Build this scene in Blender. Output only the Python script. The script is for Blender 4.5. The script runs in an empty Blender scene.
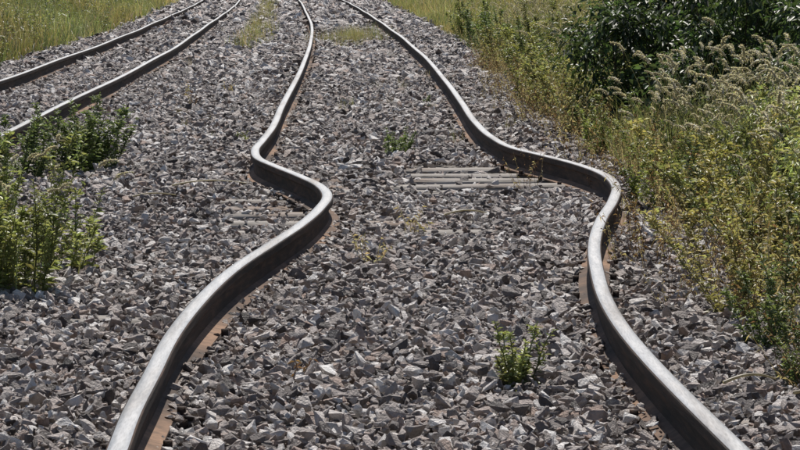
import bpy, math, bmesh
import numpy as np
from mathutils import Vector, Matrix
rng=np.random.default_rng(7)
sc=bpy.context.scene
def link(o,parent=None):
    sc.collection.objects.link(o)
    if parent: o.parent=parent
    return o
def empty(name):
    e=bpy.data.objects.new(name,None); return link(e)

# ---------------- surveyed rail lines (metres, z up, y along the line) ----------------
L1=[(-0.60,3.0),(-0.64,5.0),(-0.67,7.0),(-0.69,7.6),(-0.70,8.4),(-0.71,9.2),(-0.69,10.2),(-0.63,11.3),(-0.53,12.3),(-0.44,13.2),(-0.38,14.1),(-0.362,14.9),(-0.42,15.6),(-0.55,16.35),(-0.70,17.1),(-0.845,17.9),(-0.905,18.7),(-0.91,19.8),(-0.91,21.2),(-0.96,24.2),(-1.02,28.2),(-1.12,34.4),(-1.31,43.6),(-1.63,55.7),(-2.35,75.2),(-3.42,102.0),(-6.0,150),(-10,205)]
R1=[(0.95,3.0),(0.89,5.0),(0.81,7.0),(0.79,7.4),(0.76,8.0),(0.73,8.7),(0.71,9.4),(0.71,10.3),(0.74,11.2),(0.80,12.3),(0.91,13.5),(1.04,14.6),(1.125,15.6),(1.12,16.5),(1.018,17.4),(.879,18.15),(.728,18.9),(.62,20.2),(.558,22),(.519,25),(.465,29.7),(.358,35.9),(.121,45.4),(-.292,58.6),(-.994,78.6),(-1.93,101.9),(-4.5,150),(-8.4,205)]
L2=[(-4.0,3),(-4.0,15),(-4.02,30.2),(-4.19,37.1),(-4.44,46),(-5.1,63.9),(-6.7,102),(-9.6,150),(-13.9,205)]
R2=[(-2.65,3),(-2.67,12),(-2.72,20.3),(-2.80,25.1),(-2.88,29.7),(-3.09,39.2),(-3.72,57.5),(-5.45,102),(-8.35,150),(-12.6,205)]
def spline(P,step=0.06):
    P=np.array(P,float)
    s=np.concatenate([[0],np.cumsum(np.hypot(*np.diff(P,axis=0).T))])
    m=np.gradient(P,s,axis=0)
    t=[0.0]
    while t[-1]<s[-1]-0.01:
        t.append(min(s[-1],t[-1]+(step if t[-1]<30 else step*8)))
    t=np.array(t)
    i=np.clip(np.searchsorted(s,t,side='right')-1,0,len(s)-2)
    h=(s[i+1]-s[i]); u=(t-s[i])/h
    u=u[:,None];h=h[:,None]
    Q=(2*u**3-3*u**2+1)*P[i]+(u**3-2*u**2+u)*h*m[i]+(-2*u**3+3*u**2)*P[i+1]+(u**3-u**2)*h*m[i+1]
    return Q
def xat(P,y):
    P=np.array(P); return np.interp(y,P[:,1],P[:,0])

# ---------------- materials ----------------
def newmat(name):
    m=bpy.data.materials.new(name); m.use_nodes=True
    nt=m.node_tree; nt.nodes.clear()
    out=nt.nodes.new('ShaderNodeOutputMaterial')
    return m,nt,out
def N(nt,t,**k):
    n=nt.nodes.new(t)
    for a,b in k.items(): setattr(n,a,b)
    return n
def ramp(nt,stops,interp='LINEAR'):
    r=N(nt,'ShaderNodeValToRGB'); cr=r.color_ramp; cr.interpolation=interp
    while len(cr.elements)<len(stops): cr.elements.new(0.5)
    for e,(p,c) in zip(cr.elements,stops):
        e.position=p; e.color=(*c,1)
    return r
def noise(nt,scale,detail=4,coord=None,rough=.6):
    n=N(nt,'ShaderNodeTexNoise'); n.inputs['Scale'].default_value=scale; n.inputs['Detail'].default_value=detail; n.inputs['Roughness'].default_value=rough
    if coord is not None: nt.links.new(coord,n.inputs['Vector'])
    return n
def mixc(nt,fac,a,b,mode='MIX'):
    m=N(nt,'ShaderNodeMix',data_type='RGBA',blend_type=mode)
    for sock,v in ((m.inputs[0],fac),(m.inputs[6],a),(m.inputs[7],b)):
        if hasattr(v,'is_linked'): nt.links.new(v,sock)
        elif isinstance(v,(int,float)): sock.default_value=v
        else: sock.default_value=(*v,1)
    return m.outputs[2]

# stone
stoneM,nt,out=newmat('ballast_stone')
b=N(nt,'ShaderNodeBsdfPrincipled'); nt.links.new(b.outputs[0],out.inputs[0])
at=N(nt,'ShaderNodeAttribute',attribute_type='INSTANCER',attribute_name='rnd')
r=ramp(nt,[(0,(.075,.060,.054)),(.16,(.18,.15,.137)),(.38,(.36,.31,.283)),(.56,(.49,.425,.39)),(.66,(.37,.26,.205)),(.75,(.62,.56,.52)),(.87,(.76,.71,.67)),(1,(.82,.79,.76))])
nt.links.new(at.outputs['Fac'],r.inputs[0])
tc=N(nt,'ShaderNodeTexCoord')
n1=noise(nt,3.0,5,tc.outputs['Object']); 
rr=ramp(nt,[(.25,(.5,.48,.465)),(.5,(1,1,1)),(.75,(1.2,1.19,1.18))]); nt.links.new(n1.outputs[0],rr.inputs[0])
c=mixc(nt,1.0,r.outputs[0],rr.outputs[0],'MULTIPLY'); nt.links.new(c,b.inputs['Base Color'])
b.inputs['Roughness'].default_value=.55
bp=N(nt,'ShaderNodeBump'); bp.inputs['Strength'].default_value=.55; bp.inputs['Distance'].default_value=.11
n2=noise(nt,7,6,tc.outputs['Object']); nt.links.new(n2.outputs[0],bp.inputs['Height']); nt.links.new(bp.outputs[0],b.inputs['Normal'])

# ballast bed
bedM,nt,out=newmat('ballast_fines')
b=N(nt,'ShaderNodeBsdfPrincipled'); nt.links.new(b.outputs[0],out.inputs[0])
g=N(nt,'ShaderNodeNewGeometry')
v=N(nt,'ShaderNodeTexVoronoi'); v.inputs['Scale'].default_value=26; nt.links.new(g.outputs['Position'],v.inputs['Vector'])
hs=N(nt,'ShaderNodeSeparateColor'); nt.links.new(v.outputs['Color'],hs.inputs[0])
r=ramp(nt,[(0,(.045,.04,.038)),(.5,(.12,.105,.095)),(.85,(.21,.185,.17)),(1,(.34,.32,.31))]); nt.links.new(hs.outputs[0],r.inputs[0])
nt.links.new(r.outputs[0],b.inputs['Base Color']); b.inputs['Roughness'].default_value=.9
bp=N(nt,'ShaderNodeBump',invert=True); bp.inputs['Distance'].default_value=.03; nt.links.new(v.outputs['Distance'],bp.inputs['Height']); nt.links.new(bp.outputs[0],b.inputs['Normal'])

# ground
grdM,nt,out=newmat('dry_soil_and_thatch')
b=N(nt,'ShaderNodeBsdfPrincipled'); nt.links.new(b.outputs[0],out.inputs[0])
g=N(nt,'ShaderNodeNewGeometry')
n1=noise(nt,.6,8,g.outputs['Position']); n2=noise(nt,30,5,g.outputs['Position'])
r=ramp(nt,[(.3,(.10,.085,.05)),(.5,(.12,.13,.05)),(.7,(.2,.17,.09))]); nt.links.new(n1.outputs[0],r.inputs[0])
r2=ramp(nt,[(.3,(.5,.5,.5)),(.7,(1.2,1.2,1.2))]); nt.links.new(n2.outputs[0],r2.inputs[0])
nt.links.new(mixc(nt,1.0,r.outputs[0],r2.outputs[0],'MULTIPLY'),b.inputs['Base Color']); b.inputs['Roughness'].default_value=.95
bp=N(nt,'ShaderNodeBump'); bp.inputs['Distance'].default_value=.05; nt.links.new(n2.outputs[0],bp.inputs['Height']); nt.links.new(bp.outputs[0],b.inputs['Normal'])

# rail steel
def steel(name,kind):
    m,nt,out=newmat(name)
    b=N(nt,'ShaderNodeBsdfPrincipled'); nt.links.new(b.outputs[0],out.inputs[0])
    g=N(nt,'ShaderNodeNewGeometry')
    mp=N(nt,'ShaderNodeMapping'); mp.inputs['Scale'].default_value=(1,.08,1); nt.links.new(g.outputs['Position'],mp.inputs[0])
    n1=noise(nt,45,6,mp.outputs[0]); n2=noise(nt,9,6,mp.outputs[0])
    if kind=='top':
        n5=noise(nt,220,5,mp.outputs[0])
        r=ramp(nt,[(.3,(.34,.33,.32)),(.5,(.45,.44,.43)),(.75,(.54,.53,.525))]); nt.links.new(n5.outputs[0],r.inputs[0])
        r2=ramp(nt,[(.30,(.72,.67,.62)),(.5,(1,1,1))]); nt.links.new(n2.outputs[0],r2.inputs[0])
        nt.links.new(mixc(nt,1.0,r.outputs[0],r2.outputs[0],'MULTIPLY'),b.inputs['Base Color']); b.inputs['Metallic'].default_value=.75
        rr=ramp(nt,[(.3,(.42,.42,.42)),(.7,(.35,.35,.35))]); nt.links.new(n1.outputs[0],rr.inputs[0]); nt.links.new(rr.outputs[0],b.inputs['Roughness'])
    elif kind=='side':
        r=ramp(nt,[(.3,(.022,.016,.014)),(.5,(.045,.030,.023)),(.75,(.11,.066,.045))]); nt.links.new(n1.outputs[0],r.inputs[0])  # dark rust, with the side's near-black shade deepened into the colour
        r2=ramp(nt,[(.35,(.6,.6,.6)),(.65,(1.3,1.2,1.1))]); nt.links.new(n2.outputs[0],r2.inputs[0])
        nt.links.new(mixc(nt,1.0,r.outputs[0],r2.outputs[0],'MULTIPLY'),b.inputs['Base Color']); b.inputs['Roughness'].default_value=.8; b.inputs['Specular IOR Level'].default_value=.3
        bp=N(nt,'ShaderNodeBump'); bp.inputs['Distance'].default_value=.004; nt.links.new(n1.outputs[0],bp.inputs['Height']); nt.links.new(bp.outputs[0],b.inputs['Normal'])
    else:
        n3=noise(nt,.9,5,g.outputs['Position']); n4=noise(nt,30,6,g.outputs['Position'])
        r=ramp(nt,[(.42,(.07,.048,.036)),(.60,(.25,.155,.10))]); nt.links.new(n3.outputs[0],r.inputs[0])
        r2=ramp(nt,[(.3,(.6,.6,.6)),(.7,(1.3,1.25,1.2))]); nt.links.new(n4.outputs[0],r2.inputs[0])
        nt.links.new(mixc(nt,1.0,r.outputs[0],r2.outputs[0],'MULTIPLY'),b.inputs['Base Color']); b.inputs['Roughness'].default_value=.9
    return m
topM=steel('worn_rail_head','top'); rustShadeM=steel('rusty_shaded_rail_side','side'); footM=steel('rusty_rail_foot','foot')

# timber
woodM,nt,out=newmat('weathered_timber')
b=N(nt,'ShaderNodeBsdfPrincipled'); nt.links.new(b.outputs[0],out.inputs[0])
g=N(nt,'ShaderNodeNewGeometry')
mp=N(nt,'ShaderNodeMapping'); mp.inputs['Scale'].default_value=(1,14,14); nt.links.new(g.outputs['Position'],mp.inputs[0])
n1=noise(nt,5,7,mp.outputs[0]); n2=noise(nt,1.1,3,g.outputs['Position'])
r=ramp(nt,[(.32,(.06,.052,.046)),(.46,(.26,.235,.21)),(.7,(.46,.43,.40))]); nt.links.new(n1.outputs[0],r.inputs[0])
r2=ramp(nt,[(.34,(.8,.66,.58)),(.5,(1,1,1))]); nt.links.new(n2.outputs[0],r2.inputs[0])
nt.links.new(mixc(nt,1.0,r.outputs[0],r2.outputs[0],'MULTIPLY'),b.inputs['Base Color']); b.inputs['Roughness'].default_value=.9
bp=N(nt,'ShaderNodeBump'); bp.inputs['Distance'].default_value=.01; nt.links.new(n1.outputs[0],bp.inputs['Height']); nt.links.new(bp.outputs[0],b.inputs['Normal'])

# foliage: real colour per plant stored on the mesh, thin translucent leaf
folM,nt,out=newmat('leaf_and_stem')
at=N(nt,'ShaderNodeAttribute',attribute_name='Col')
g=N(nt,'ShaderNodeNewGeometry'); n1=noise(nt,60,3,g.outputs['Position'])
rr=ramp(nt,[(.3,(.7,.7,.7)),(.7,(1.25,1.25,1.2))]); nt.links.new(n1.outputs[0],rr.inputs[0])
c=mixc(nt,1.0,at.outputs['Color'],rr.outputs[0],'MULTIPLY')
d=N(nt,'ShaderNodeBsdfPrincipled'); d.inputs['Roughness'].default_value=.42; d.inputs['Specular IOR Level'].default_value=.5
t=N(nt,'ShaderNodeBsdfTranslucent'); nt.links.new(c,d.inputs['Base Color'])
c2=mixc(nt,1.0,c,(1.2,1.2,.75),'MULTIPLY'); nt.links.new(c2,t.inputs[0])
ms=N(nt,'ShaderNodeMixShader'); ms.inputs[0].default_value=.45
nt.links.new(d.outputs[0],ms.inputs[1]); nt.links.new(t.outputs[0],ms.inputs[2]); nt.links.new(ms.outputs[0],out.inputs[0])

# ---------------- mesh from numpy ----------------
def npmesh(name,V,T,C=None,mat=None,smooth=False):
    me=bpy.data.meshes.new(name); V=np.asarray(V,np.float32); T=np.asarray(T,np.int32)
    me.vertices.add(len(V)); me.vertices.foreach_set('co',V.ravel())
    k=T.shape[1]
    me.loops.add(T.size); me.loops.foreach_set('vertex_index',T.ravel())
    me.polygons.add(len(T)); me.polygons.foreach_set('loop_start',np.arange(0,T.size,k,dtype=np.int32))
    if C is not None:
        a=me.attributes.new('Col','FLOAT_COLOR','POINT')
        a.data.foreach_set('color',np.concatenate([C,np.ones((len(C),1))],1).astype(np.float32).ravel())
    me.update(calc_edges=True)
    if smooth: me.polygons.foreach_set('use_smooth',np.ones(len(T),bool))
    if mat: me.materials.append(mat)
    return me
class B:
    def __init__(s): s.V=[];s.T=[];s.C=[];s.n=0
    def add(s,V,T,C):
        V=np.asarray(V,float); C=np.asarray(C,float)
        if C.ndim==1: C=np.tile(C,(len(V),1))
        s.V.append(V); s.T.append(np.asarray(T)+s.n); s.C.append(C); s.n+=len(V)
    def get(s): return np.concatenate(s.V),np.concatenate(s.T),np.concatenate(s.C)
def unit(a): return a/np.maximum(np.linalg.norm(a,axis=-1,keepdims=True),1e-9)
def leaves(b,P,D,L,W,C,droop=.25):
    P=np.asarray(P,float);n=len(P); D=unit(np.asarray(D,float)); L=np.broadcast_to(L,(n,)).reshape(n,1); W=np.broadcast_to(W,(n,)).reshape(n,1)
    S=unit(np.cross(D,np.array([0,0,1.])+rng.normal(0,.35,(n,3)))); U=np.cross(S,D)
    mid=P+D*L*.45; tip=P+D*L-np.array([0,0,1.])*L*droop
    V=np.stack([P,mid+S*W*.5+U*W*.15,tip,mid-S*W*.5+U*W*.15],1).reshape(-1,3)
    i=np.arange(n)[:,None]*4
    T=np.concatenate([i+[0,1,2],i+[0,2,3]])
    C=np.broadcast_to(C,(n,3)); b.add(V,T,np.repeat(C,4,0))
def blades(b,P,az,L,lean,W,C,seg=4,curl=.8):
    P=np.asarray(P,float);n=len(P)
    H=np.stack([np.cos(az),np.sin(az),0*az],1); S=np.stack([-np.sin(az),np.cos(az),0*az],1)
    tw=rng.uniform(-1.2,1.2,(n,1)); S=S*np.cos(tw)+H*np.sin(tw)
    pts=[];p=P.copy();ang=lean.copy()
    for k in range(seg+1):
        w=(W*(1-(k/seg)**1.5)*.5+.0004)[:,None]
        pts+= [p-S*w,p+S*w]
        st=(L/seg)[:,None]; p=p+(H*np.sin(ang)[:,None]+np.array([0,0,1.])*np.cos(ang)[:,None])*st; ang=ang+curl*(k+1)/seg*np.minimum(1,lean+.2)
    V=np.stack(pts,1); m=V.shape[1]; i=np.arange(n)[:,None]*m; T=[]
    for k in range(seg):
        T+=[i+[2*k,2*k+1,2*k+3],i+[2*k,2*k+3,2*k+2]]
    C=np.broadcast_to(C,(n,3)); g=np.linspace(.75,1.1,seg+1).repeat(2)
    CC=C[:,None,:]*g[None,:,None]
    b.add(V.reshape(-1,3),np.concatenate(T),CC.reshape(-1,3))
def tube(b,pts,r0,r1,C,k=4):
    pts=np.asarray(pts,float);n=len(pts); d=unit(np.gradient(pts,axis=0)); s=unit(np.cross(d,np.array([.31,.95,.05]))); u=np.cross(s,d)
    rad=np.linspace(r0,r1,n)[:,None]; V=[]
    for j in range(k):
        a=2*math.pi*j/k; V.append(pts+(s*math.cos(a)+u*math.sin(a))*rad)
    V=np.stack(V,1).reshape(-1,3); T=[]
    for i in range(n-1):
        for j in range(k):
            a=i*k+j;c=i*k+(j+1)%k; T+=[[a,c,c+k],[a,c+k,a+k]]
    b.add(V,T,C)
def jit(c,n,s=.18):
    return np.clip(np.array(c)*(1+rng.normal(0,s,(n,1)))*(1+rng.normal(0,s*.35,(n,3))),.005,.8)
G_YEL=(.29,.28,.125); G_LT=(.26,.285,.125); G_MID=(.14,.18,.078); G_DK=(.055,.085,.038); STRAW=(.48,.40,.27); SEED=(.62,.57,.48); BRN=(.19,.115,.07)

def grass(n,h,rad,cols,wid=.005,straw=.2):
    b=B(); a=rng.uniform(0,6.28,n); r=rad*np.sqrt(rng.uniform(0,1,n)); P=np.stack([r*np.cos(a),r*np.sin(a),0*a-.02],1)
    C=jit(cols,n); m=rng.uniform(0,1,n)<straw; C[m]=jit(STRAW,m.sum())
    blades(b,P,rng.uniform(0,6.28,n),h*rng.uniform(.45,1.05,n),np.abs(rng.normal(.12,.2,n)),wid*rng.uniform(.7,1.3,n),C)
    return b
def stem_pts(p,az,h,lean,n=7,curl=.25,wob=.012):
    ang=lean; q=np.array(p,float); out=[q.copy()]
    for k in range(n-1):
        q=q+np.array([math.cos(az)*math.sin(ang),math.sin(az)*math.sin(ang),math.cos(ang)])*h/(n-1)+rng.normal(0,wob,3)*h
        ang+=curl/(n-1); out.append(q.copy())
    return np.array(out)
def along(pts,t):
    x=t*(len(pts)-1); i=np.clip(x.astype(int),0,len(pts)-2); f=(x-i)[:,None]
    return pts[i]*(1-f)+pts[i+1]*f
def weed(ns,h,rad,col,leaf=.045,dens=80,branch=True,tipcol=None):
    b=B()
    for s in range(ns):
        a=rng.uniform(0,6.28); r=rad*math.sqrt(rng.uniform(0,1))*.75
        hh=h*rng.uniform(.5,1.05); pts=stem_pts((r*math.cos(a),r*math.sin(a),-.02),a+rng.normal(0,.5),hh,abs(rng.normal(.14,.17)))
        cc=np.array(col)*rng.uniform(.7,1.3); tube(b,pts,.0035,.0015,cc*.9)
        n=max(4,int(dens*hh)); t=np.sort(rng.uniform(.08,1,n)); P=along(pts,t); az=np.arange(n)*2.4+rng.normal(0,.4,n); el=rng.uniform(.1,.9,n)
        D=np.stack([np.cos(az)*np.cos(el),np.sin(az)*np.cos(el),np.sin(el)],1)
        C=jit(cc,n,.15); 
        if tipcol is not None: C=C*(1-t[:,None]**2)+np.array(tipcol)*t[:,None]**2
        L=leaf*(1.15-.6*t)*rng.uniform(.7,1.3,n)
        leaves(b,P,D,L,L*.38,C)
        if branch:
            for _ in range(int(9*hh/.5)):
                tt=rng.uniform(.15,.9); p=along(pts,np.array([tt]))[0]; bp=stem_pts(p,rng.uniform(0,6.28),hh*.3*(1.2-tt),rng.uniform(.4,.9),5,-.3)
                tube(b,bp,.0018,.001,cc*.9,3); m=14; t2=rng.uniform(.15,1,m); az=rng.uniform(0,6.28,m); el=rng.uniform(0,1,m)
                D=np.stack([np.cos(az)*np.cos(el),np.sin(az)*np.cos(el),np.sin(el)],1)
                L=leaf*.7*rng.uniform(.6,1.2,m); leaves(b,along(bp,t2),D,L,L*.4,jit(cc*1.08,m,.15))
    return b
def seedhead(n,h,rad):
    b=B()
    for s in range(n):
        a=rng.uniform(0,6.28); r=rad*rng.uniform(0,1); az=rng.uniform(0,6.28); hh=h*rng.uniform(.6,1.05)
        pts=stem_pts((r*math.cos(a),r*math.sin(a),-.02),az,hh,abs(rng.normal(.08,.1)),9,.5,.006)
        tube(b,pts,.0018,.001,np.array((.28,.27,.13)),3)
        d=unit(pts[-1]-pts[-2]); hd=[pts[-1]]; l=rng.uniform(.06,.11)
        for k in range(7):
            hd.append(hd[-1]+d*l/7); d=unit(d+np.array([math.cos(az)*.2,math.sin(az)*.2,-.12]))
        hd=np.array(hd); m=120; t=rng.uniform(0,1,m); P=along(hd,t); D=unit(rng.normal(0,1,(m,3))+unit(hd[-1]-hd[0])*.6)
        tube(b,hd,.006,.003,np.array(SEED)*.8,4)
        leaves(b,P,D,rng.uniform(.010,.019,m)*(1.15-.5*t),.0042,jit(SEED,m,.12),.1)
    nb=16; blades(b,np.stack([rng.normal(0,rad*.5,nb),rng.normal(0,rad*.5,nb),np.zeros(nb)],1),rng.uniform(0,6.28,nb),h*rng.uniform(.3,.7,nb),np.abs(rng.normal(.2,.2,nb)),np.full(nb,.006),jit(G_LT,nb))
    return b
def dry(n,h,rad):
    b=B()
    for s in range(n):
        a=rng.uniform(0,6.28); r=rad*rng.uniform(0,1); c=np.array(STRAW if rng.uniform()<.6 else BRN)
        pts=stem_pts((r*math.cos(a),r*math.sin(a),-.02),a,h*rng.uniform(.5,1.05),abs(rng.normal(.15,.2)),7,.3,.03)
        tube(b,pts,.0022,.0008,c,3); m=14; P=along(pts,rng.uniform(.3,1,m)); D=rng.normal(0,1,(m,3)); leaves(b,P,D,rng.uniform(.012,.035,m),.005,jit(c,m),.5)
    return b
def bush(h,rad,nc,leaf,col,per=85,cs=1.0,asp=.48):
    b=B(); 
    for k in range(nc):
        a=rng.uniform(0,6.28); rr=rad*rng.uniform(.15,1)**.6; z=h*rng.uniform(.08,1)
        sh=math.sqrt(max(.05,1-((z/h-.45)/.62)**2)); rr*=sh*rng.uniform(.85,1.15)
        c=np.array([rr*math.cos(a),rr*math.sin(a),z])
        if k%3==0:
            base=np.array([rng.normal(0,.08),rng.normal(0,.08),-.03]); m=np.array([c[0]*.4,c[1]*.4,z*.55])+rng.normal(0,.05,3)
            tt=np.linspace(0,1,9)[:,None]; pts=(1-tt)**2*base+2*tt*(1-tt)*m+tt**2*c; tube(b,pts,.018*h/1.6*cs,.003*cs,np.array((.09,.07,.05)),5)
        sz=rng.uniform(.08,.17)*cs
        cc=np.array(col)*rng.uniform(.55,1.7)
        for q in range(4):
            az=rng.uniform(0,6.28); pts=stem_pts(c-np.array([0,0,sz*.5]),az,sz*1.6,rng.uniform(.2,1.3),4,.2,.05); tube(b,pts,.002,.001,cc,3)
        n=per; P=c+rng.normal(0,1,(n,3))*sz*np.array([.6,.6,.55]); D=unit(P-c+rng.normal(0,.03,(n,3)))+np.array([0,0,-.15]); L=leaf*rng.uniform(.6,1.25,n)
        leaves(b,P,D,L,L*asp,jit(cc,n,.2),.3)
    return b
def place(b,x,y,z=0,s=1,rot=0,tint=(1,1,1),tgt=None):
    V,T,C=b; c,sn=math.cos(rot),math.sin(rot)
    W=np.stack([V[:,0]*c-V[:,1]*sn,V[:,0]*sn+V[:,1]*c,V[:,2]],1)*s+np.array([x,y,z])
    tgt.add(W,T,C*np.array(tint))
def obj(name,b,loc=(0,0,0),mat=folM):
    V,T,C=b.get() if isinstance(b,B) else b
    o=bpy.data.objects.new(name,npmesh(name,V,T,C,mat)); o.location=loc; return link(o)

# ---------------- ground ----------------
def bump_z(x,y): return .012*np.sin(x*3.1+y*.7)+.010*np.sin(x*1.3-y*1.9+1)+.008*np.sin(x*5.3+y*3.3)
def rb(y): # right edge of ballast
    return np.interp(y,[0,9,12,15.7,19.6,27,36,50,73,116,205],[1.6,1.34,1.40,1.42,1.42,1.22,1.2,1.0,.4,-1.0,-6.5])
def lb(y): return np.interp(y,[0,39,57,101,150,205],[-5.3,-5.2,-5.6,-7.6,-10.6,-15])
xs=np.concatenate([np.linspace(-900,-40,12),np.linspace(-30,30,61),np.linspace(40,900,12)])
ys=np.concatenate([np.linspace(-600,-20,8),np.linspace(-10,160,120),np.linspace(180,2500,20)])
X,Y=np.meshgrid(xs,ys); dist=np.maximum(np.maximum(lb(Y)-X,X-rb(Y)),0)
Z=-.07-.10*np.clip(dist/2,0,1)*(X<0)-.02*np.clip(dist,0,1)+.03*np.sin(X*.9)*np.sin(Y*.35)*np.clip(dist/3,0,1)
V=np.stack([X,Y,Z],-1).reshape(-1,3); nx=len(xs); i=(np.arange(len(ys)-1)[:,None]*nx+np.arange(nx-1)[None]).ravel()[:,None]
link(bpy.data.objects.new('ground',npmesh('ground',V,i+[0,1,nx+1,nx],None,grdM,True)))
ys=np.linspace(0,205,900); U=np.linspace(0,1,90)
Yb,Ub=np.meshgrid(ys,U,indexing='ij'); Xb=lb(Yb)*(1-Ub)+(rb(Yb)+.15)*Ub
Zb=-.035+bump_z(Xb,Yb)*.6-.02*((Yb>13.5)&(Yb<19.5)); Zb[:,0]=-.2; Zb[:,-1]=-.12
V=np.stack([Xb,Yb,Zb],-1).reshape(-1,3); nx=90; i=(np.arange(899)[:,None]*nx+np.arange(nx-1)[None]).ravel()[:,None]
link(bpy.data.objects.new('ballast_bed',npmesh('ballast_bed',V,i+[0,1,nx+1,nx],None,bedM,True)))

# ---------------- rails & sleepers ----------------
prof=[(-.062,.006),(-.062,.013),(-.026,.022),(-.009,.032),(-.007,.060),(-.008,.096),(-.024,.104),(-.0285,.109),(-.0290,.131),(-.0285,.1365),(-.0245,.1395),(-.011,.1412),(0,.1416)]
prof=prof+[(-x,z) for x,z in prof[-2::-1]]
TOPI={10,11,12,13}
FOOTI={0,1,22,23,2,21}
def rail(name,P,parent,step=.06):
    Q=spline(P,step); d=unit(np.gradient(Q,axis=0)); s=np.stack([d[:,1],-d[:,0]],1)
    k=len(prof); V=np.zeros((len(Q),k,3))
    for j,(a,z) in enumerate(prof):
        V[:,j,:2]=Q+s*a; V[:,j,2]=z+.005*np.sin(Q[:,1]*.55)
    n=len(Q); F=[];mi=[]
    for i in range(n-1):
        for j in range(k):
            j2=(j+1)%k; F.append((i*k+j,i*k+j2,(i+1)*k+j2,(i+1)*k+j)); mi.append(1 if j in TOPI else 2 if j in FOOTI else 0)
    me=npmesh(name,V.reshape(-1,3),F,None,rustShadeM); me.materials.append(topM); me.materials.append(footM)
    me.polygons.foreach_set('material_index',np.array(mi,np.int32))
    me.polygons.foreach_set('use_smooth',np.array([m==1 for m in mi],bool))
    bm=bmesh.new(); bm.from_mesh(me)
    bmesh.ops.recalc_face_normals(bm,faces=bm.faces[:]); bm.to_mesh(me); bm.free()
    return link(bpy.data.objects.new(name,me),parent)
def track(name,PL,PR,y0,y1):
    e=empty(name); rail('rail',PL,e); rail('rail',PR,e)
    b=B(); c=B(); y=y0; info=[]
    while y<y1:
        xl,xr=xat(PL,y),xat(PR,y); xc=(xl+xr)/2
        xl2,xr2=xat(PL,y+3),xat(PR,y+3); xl0,xr0=xat(PL,y-3),xat(PR,y-3)
        th=math.atan2(-((xl2+xr2)-(xl0+xr0))/2,6.0)+rng.normal(0,.02)
        if 15<y<20: th=rng.normal(.03,.03)
        up=13.8<y<19.4
        hw=1.26;hd=.10;z1=(.004 if up else -.014)+rng.normal(0,.004);z0=-.13; be=.012; roll=rng.normal(0,.005)
        ct,sn=math.cos(th),math.sin(th); loc=[]
        for (sx,sd,zz) in [(hw,hd,z0),(hw,hd,z1-be),(hw-be,hd-be,z1)]:
            for a,bb in ((-sx,-sd),(sx,-sd),(sx,sd),(-sx,sd)): loc.append((xc+a*ct-bb*sn,y+a*sn+bb*ct,zz+a*roll))
        F=[(8,9,10,11)]
        for lv in (0,4):
            for q in range(4): F.append((lv+q,lv+(q+1)%4,lv+4+(q+1)%4,lv+4+q))
        b.add(loc,F,(.3,.3,.3)); info.append((xc,y,th))
        for xr_ in (xl,xr):
            for (sx,sy,za,zb,dx) in ((.10,.07,z1,.0045,0),(.012,.012,.0055,.028,.078),(.012,.012,.0055,.028,-.078)):
                loc=[(xr_+dx+p*sx,y+q*sy+(.03 if dx>0 else -.03 if dx<0 else 0),z) for z in (za,zb) for p,q in ((-1,-1),(1,-1),(1,1),(-1,1))]
                c.add(loc,[(4,5,6,7)]+[(q,(q+1)%4,4+(q+1)%4,4+q) for q in range(4)],(.3,.3,.3))
        y+=(.5 if up and name=='railway_track' else .62)+rng.normal(0,.02)
    V,T,_=b.get(); link(bpy.data.objects.new('sleepers',npmesh('sleepers',V,T,None,woodM)),e)
    V,T,_=c.get(); link(bpy.data.objects.new('tie_plates_and_spikes',npmesh('tie_plates',V,T,None,rustShadeM)),e)
    return info
inf1=track('railway_track',L1,R1,3.5,190)
inf2=track('railway_track.001',L2,R2,3.5,190)

# ---------------- ballast stones ----------------
coll=bpy.data.collections.new('ballast_stone_shapes')
for k in range(16):
    bm=bmesh.new(); r_=np.random.default_rng(k+50); 
    asp=(1.1,r_.uniform(.5,.85),r_.uniform(.32,.62))
    for q in range(11):
        p=r_.normal(0,1,3); p/=np.linalg.norm(p); p=np.sign(p)*np.abs(p)**.75*.5*r_.uniform(.8,1.05)
        bm.verts.new((p[0]*asp[0],p[1]*asp[1],p[2]*asp[2]))
    res=bmesh.ops.convex_hull(bm,input=bm.verts[:])
    junk=[v for v in bm.verts if not v.link_faces]; bmesh.ops.delete(bm,geom=junk,context='VERTS')
    me=bpy.data.meshes.new('stone'); bm.to_mesh(me); bm.free(); me.materials.append(stoneM)
    coll.objects.link(bpy.data.objects.new('stone_%02d'%k,me))
def rail_d(x,y):
    return np.min([np.abs(x-xat(P,y)) for P in (L1,R1,L2,R2)],0)
pts=[];siz=[]
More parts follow.
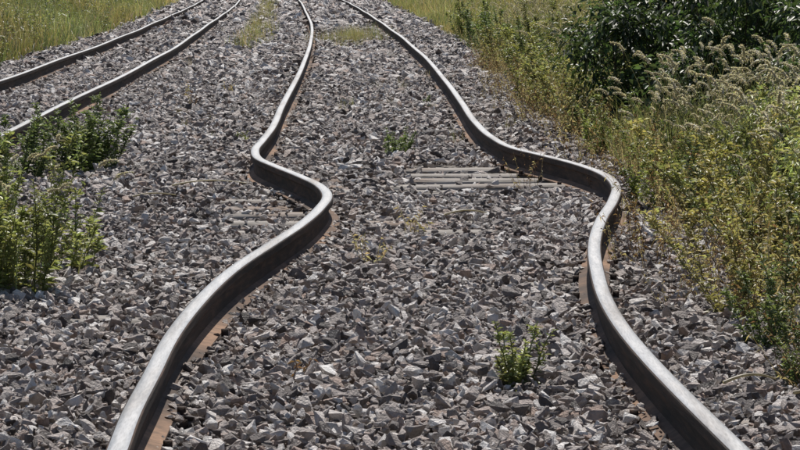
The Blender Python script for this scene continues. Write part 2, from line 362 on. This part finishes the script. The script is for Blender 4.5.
def zone(y0,y1,x0f,x1f,sp,size,lo=-99,hi=99):
    yy=np.arange(y0,y1,sp); A=[];Bq=[]
    for y in yy:
        a=max(x0f(y),lo,-.145*y-1.0); b_=min(x1f(y),hi,.145*y+1.2); x=np.arange(a,b_,sp); A.append(x); Bq.append(np.full(len(x),y))
    x=np.concatenate(A)+rng.uniform(-.6,.6,sum(map(len,A)))*sp; y=np.concatenate(Bq)+rng.uniform(-.6,.6,len(x))*sp
    s=size*np.clip(np.exp(rng.normal(0,.40,len(x))),.4,2.1)
    e=np.minimum(rb(y)+.1-x,x-lb(y)); keep=rng.uniform(0,1,len(x))<np.clip(.35+e/.35,0,1)
    inS=np.zeros(len(x),bool)
    for xc,ys_,th in inf1:
        if 13.5<ys_<20: inS|=(np.abs((y-ys_)-(x-xc)*math.tan(th))<.125)
    ex=(x>.02+.1*np.sin(y*5))&(x<1.15)&(y>16.6)&(y<19.1)
    ex2=(x>-1.35)&(x<-.45)&(y>14.3)&(y<16.8)&(x<xat(L1,y)-.05)
    pr=rng.uniform(0,1,len(x))
    keep&=~(ex&inS&(pr<.95)); keep&=~(ex2&inS&(pr<.82))
    z=bump_z(x,y)+rng.normal(.008,.012,len(x)); rd=rail_d(x,y)
    z=np.where(rd<.09,np.clip(z,-.005,.022),z); z=np.where(rd<.035,-.03,z)
    z=np.where(ex,-.034+rng.normal(0,.009,len(x)),z); z=np.where(ex2,-.026+rng.normal(0,.010,len(x)),z)
    z=np.where(ex&inS,.012,z); z=np.where(ex2&inS,.012,z)
    s=np.where(rd<.1,np.minimum(s,.045),s)
    pts.append(np.stack([x,y,z],1)[keep]); siz.append(s[keep])
zone(5.0,17,lb,lambda y:rb(y)+.15,.028,.038)
zone(17,34,lb,lambda y:rb(y)+.15,.041,.051)
zone(34,64,lb,lambda y:rb(y)+.1,.070,.084)
zone(64,150,lb,lambda y:rb(y)+.1,.14,.155)
P=np.concatenate(pts); S=np.concatenate(siz); n=len(P); print('stones',n)
me=bpy.data.meshes.new('gravel_ballast'); me.vertices.add(n); me.vertices.foreach_set('co',P.astype(np.float32).ravel())
a=me.attributes.new('rot','FLOAT_VECTOR','POINT'); a.data.foreach_set('vector',np.stack([rng.normal(0,.46,n),rng.normal(0,.46,n),rng.uniform(0,6.28,n)],1).astype(np.float32).ravel())
a=me.attributes.new('scl','FLOAT_VECTOR','POINT'); a.data.foreach_set('vector',(S[:,None]*rng.uniform(.8,1.2,(n,3))).astype(np.float32).ravel())
a=me.attributes.new('rnd','FLOAT','POINT'); a.data.foreach_set('value',rng.uniform(0,1,n).astype(np.float32))
a=me.attributes.new('idx','INT','POINT'); a.data.foreach_set('value',rng.integers(0,16,n).astype(np.int32))
go=link(bpy.data.objects.new('gravel_ballast',me))
ng=bpy.data.node_groups.new('scatter_stones','GeometryNodeTree')
ng.interface.new_socket('Geometry',in_out='INPUT',socket_type='NodeSocketGeometry'); ng.interface.new_socket('Geometry',in_out='OUTPUT',socket_type='NodeSocketGeometry')
gi=ng.nodes.new('NodeGroupInput'); gout=ng.nodes.new('NodeGroupOutput'); ip=ng.nodes.new('GeometryNodeInstanceOnPoints'); ci=ng.nodes.new('GeometryNodeCollectionInfo')
ci.inputs['Collection'].default_value=coll; ci.inputs['Separate Children'].default_value=True; ci.inputs['Reset Children'].default_value=True
def na(nm,t):
    q=ng.nodes.new('GeometryNodeInputNamedAttribute'); q.data_type=t; q.inputs['Name'].default_value=nm; return q.outputs[0]
ip.inputs['Pick Instance'].default_value=True
ng.links.new(gi.outputs[0],ip.inputs['Points']); ng.links.new(ci.outputs[0],ip.inputs['Instance'])
ng.links.new(na('idx','INT'),ip.inputs['Instance Index']); ng.links.new(na('rot','FLOAT_VECTOR'),ip.inputs['Rotation']); ng.links.new(na('scl','FLOAT_VECTOR'),ip.inputs['Scale'])
ng.links.new(ip.outputs[0],gout.inputs[0])
md=go.modifiers.new('scatter','NODES'); md.node_group=ng

# ---------------- vegetation ----------------
obj('leafy_weed',weed(30,.72,.27,G_LT,.052,110),(-1.60,11.7,-.03))
obj('leafy_weed',weed(12,.40,.18,G_LT,.05,100),(-1.42,12.5,-.03))
obj('leafy_weed',weed(34,.54,.24,G_MID,.05,120),(-1.95,18.4,-.03))
obj('leafy_weed',weed(18,.46,.24,G_MID,.05,110),(-2.3,18.0,-.03))
obj('small_weed',weed(14,.27,.05,G_LT,.032,200),(.35,9.05,-.02))
obj('small_weed',weed(16,.26,.08,G_MID,.035,170),(-.02,19.8,-.01))
obj('dry_weed',dry(8,.22,.06),(-.14,12.6,-.01))
obj('dry_weed',dry(5,.28,.03),(-1.9,27.5,-.01))
obj('dry_weed',dry(6,.22,.05),(.06,14.4,-.01))
obj('dry_weed',dry(3,.12,.03),(-.32,9.3,-.01))
obj('dry_weed',dry(5,.2,.04),(-1.75,30.5,-.01))
obj('small_weed',weed(5,.14,.05,G_MID,.03,150),(.25,27.5,-.01))
obj('small_weed',weed(4,.12,.04,G_LT,.028,150),(-1.15,21.8,-.01))

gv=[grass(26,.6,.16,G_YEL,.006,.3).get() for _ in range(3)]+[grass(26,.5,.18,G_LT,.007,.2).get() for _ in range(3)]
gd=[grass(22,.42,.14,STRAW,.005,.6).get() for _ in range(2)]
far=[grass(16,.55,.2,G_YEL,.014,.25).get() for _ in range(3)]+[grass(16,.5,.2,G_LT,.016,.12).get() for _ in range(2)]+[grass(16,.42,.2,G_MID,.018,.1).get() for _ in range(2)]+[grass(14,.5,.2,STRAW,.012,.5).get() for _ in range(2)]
def tint(y=0,x=0):
    k=rng.uniform(.75,1.25)*(1+.3*math.sin(x*1.3+y*.21)*math.sin(y*.13+x*.4+1)); w_=1+.10*math.sin(y*.31+x*2.1)
    return (k*rng.uniform(.92,1.1)*w_,k,k*rng.uniform(.85,1.1))
def pick(L_): return L_[rng.integers(len(L_))]
fw=[weed(5,.6,.3,G_MID,.10,34,False).get(),weed(5,.7,.3,G_LT,.10,34,False).get()]
t=B()
for _ in range(7000):
    y=25+125*rng.uniform()**.9; w=.15*y+2; x=lb(y)-.05-rng.uniform(0,1)**1.3*max(1.5,w-5)
    place(pick(far),x,y,-.12,rng.uniform(.45,1.3),rng.uniform(0,6.28),tint(y,x),t)
for _ in range(900):
    y=30+110*rng.uniform(); w=.15*y+2; x=lb(y)-.3-rng.uniform(0,1)*max(1.5,w-5)
    place(pick(fw),x,y,-.12,rng.uniform(.6,1.2),rng.uniform(0,6.28),tint(y,x),t)
obj('tall_grass',t)
t=B()
for _ in range(420):
    y=rng.uniform(46,112); xm=(xat(L1,y)+xat(R2,y))/2; place(pick(far),xm+rng.normal(0,.14),y,-.03,rng.uniform(.3,.65),rng.uniform(0,6.28),tint(),t)
for _ in range(130):
    place(pick(gv),-.85+rng.normal(0,.25),52+rng.normal(0,2.2),-.03,rng.uniform(.3,.65),rng.uniform(0,6.28),tint(),t)
for _ in range(50):
    y=rng.uniform(60,100); place(pick(far),(xat(L1,y)+xat(R1,y))/2+rng.normal(0,.2),y,-.03,rng.uniform(.15,.3),rng.uniform(0,6.28),tint(),t)
for _ in range(40):
    y=rng.uniform(22,60); x=rng.uniform(xat(R2,y)+.3,xat(R1,y)+.6); place(pick(gv+gd),x,y,-.02,rng.uniform(.15,.35),rng.uniform(0,6.28),tint(),t)
obj('grass_tufts',t)
t=B()
for _ in range(5600):
    y=19+110*rng.uniform()**1.5; w=.15*y+1.5; x=rb(y)+.12+rng.uniform(0,1)**1.5*max(1.0,w-rb(y))
    place(pick(gv if y<40 else far),x,y,-.09,rng.uniform(.6,1.3)*(1 if x-rb(y)>.5 else .7),rng.uniform(0,6.28),tint(y,x),t)
for _ in range(1100):
    y=rng.uniform(8.6,22); x=rb(y)+.05+rng.uniform(0,1)**1.1*1.6
    place(pick(gv if rng.uniform()<.6 else gd),x,y,-.09,rng.uniform(.35,1.05)*min(1,.55+(x-rb(y))),rng.uniform(0,6.28),tint(y,x),t)
obj('verge_grass',t)
t=B(); dv=[dry(9,.5,.12).get() for _ in range(3)]
for _ in range(300):
    y=rng.uniform(9,40); x=rb(y)+rng.normal(.03,.18); place(pick(dv),x,y,-.05,rng.uniform(.4,1),rng.uniform(0,6.28),(1,1,1),t)
obj('dry_stalks',t)
wv=[weed(14,.66,.25,G_LT,.05,95).get(),weed(15,.72,.27,G_YEL,.048,95).get(),weed(14,.6,.25,G_MID,.052,100).get()]
for (x,y,s) in [(1.36,15.6,.8),(1.7,15.3,1.05),(2.05,14.6,1.1),(1.60,13.6,1.0),(1.95,13.2,1.1),(1.44,12.2,.95),(1.72,11.8,1.1),(1.36,10.9,.85),(1.58,10.3,.95),(1.28,9.2,.55),(1.33,10.0,.75),(1.9,16.8,1.0),(2.25,17.5,1.0),(1.55,18.4,.9),(1.50,22.5,1.1),(1.35,27,1.3),(1.75,31,1.4),(1.3,36,1.3),(1.45,25,1.15),(1.8,38,1.5),(1.5,43,1.5),(1.55,14.5,.9),(1.38,20.3,.8),(1.6,29,1.2),(1.45,33,1.3),(1.8,35,1.3),(1.3,47,1.4),(1.2,52,1.5)]:
    q=B(); place(pick(wv),0,0,0,s,rng.uniform(0,6.28),tint(),q); obj('leafy_weed',q,(x,y,-.07))
for (x,y,h,r_) in [(2.0,15.6,.72,.34),(2.1,13.6,.78,.33),(1.82,12.2,.7,.26)]:
    obj('leafy_shrub',bush(h,r_,int(230*h*r_)+25,.036,G_LT,80,.65,.4),(x,y,-.08))
t=B(); sv=[seedhead(8,.82,.18).get() for _ in range(5)]
for _ in range(80):
    y=rng.uniform(11.0,20); x=rb(y)+.15+rng.uniform(0,1)*1.3; place(pick(sv),x,y,-.07,rng.uniform(.7,1.3),rng.uniform(0,6.28),(1,1,1),t)
for _ in range(100):
    y=rng.uniform(24,60); x=rb(y)+.3+rng.uniform(0,1)*2; place(pick(sv),x,y,-.07,rng.uniform(.8,1.25),rng.uniform(0,6.28),(1,1,1),t)
for _ in range(6):
    place(pick(sv),-1.66+rng.normal(0,.12),11.9+rng.normal(0,.3),-.04,rng.uniform(.75,.95),rng.uniform(0,6.28),(1,1,1),t)
obj('seeding_grass',t)
for (x,y,h,r_) in [(2.1,23.5,1.7,.80),(3.2,22.0,1.9,.9),(2.9,26.5,2.1,1.0),(3.9,25,2.2,1.0),(2.3,20.9,1.25,.6),(3.3,19.8,1.3,.6),(1.72,22.3,1.0,.42),(2.75,18.9,1.1,.5)]:
    obj('dark_green_bush',bush(h,r_,int(95*h*r_),.06,G_DK,90),(x,y,-.08))
t=B()
for (x,y,l,az,cur) in [(-1.33,17.0,.5,.35,.9),(1.25,8.3,.35,.1,.2),(1.12,8.7,.3,-.2,.1),(.95,8.9,.2,.4,0),(1.15,7.9,.3,.05,.1),(-1.5,16.0,.4,.8,.2),(.2,15.0,.25,.3,0)]:
    u=np.linspace(0,1,10); a_=az+cur*(u-.5)*-1; px=x+np.cumsum(np.cos(a_))*l/10; py=y+np.cumsum(np.sin(a_))*l/10
    tube(t,np.stack([px,py,.038+.02*np.sin(u*3)],1),.006,.003,np.array((.45,.40,.33)),5)
obj('fallen_sticks',t)
t=B()
tv=[bush(7,3.2,60,.55,G_DK,45).get() for _ in range(3)]
for k in range(90):
    a=rng.uniform(-1.3,1.3); d=rng.uniform(260,330); place(pick(tv),d*math.sin(a),d*math.cos(a)+30,-.5,rng.uniform(.8,1.5),rng.uniform(0,6.28),(1,1,1),t)
obj('distant_trees',t)

# ---------------- light, sky, camera ----------------
el,az=math.radians(58),math.radians(4)
w=bpy.data.worlds.new('World'); sc.world=w; w.use_nodes=True; nt=w.node_tree
sky=nt.nodes.new('ShaderNodeTexSky'); sky.sky_type='NISHITA'; sky.sun_disc=False; sky.sun_elevation=el; sky.sun_rotation=az
nt.links.new(sky.outputs[0],nt.nodes['Background'].inputs[0]); nt.nodes['Background'].inputs[1].default_value=.075
sd=bpy.data.lights.new('sun','SUN'); sd.energy=5.0; sd.angle=math.radians(.5); sd.color=(1,.95,.88)
so=link(bpy.data.objects.new('sun',sd)); v=Vector((math.cos(el)*math.sin(az),math.cos(el)*math.cos(az),math.sin(el))); so.rotation_euler=v.to_track_quat('Z','Y').to_euler()
cd=bpy.data.cameras.new('camera'); cd.lens=135; cd.sensor_width=36; cd.clip_start=.1; cd.clip_end=5000
co=link(bpy.data.objects.new('camera',cd)); co.location=(0,0,1.28); co.rotation_euler=(math.radians(90-4.93),0,0); sc.camera=co
sc.view_settings.view_transform='Standard'; sc.view_settings.look='None'; sc.view_settings.exposure=0
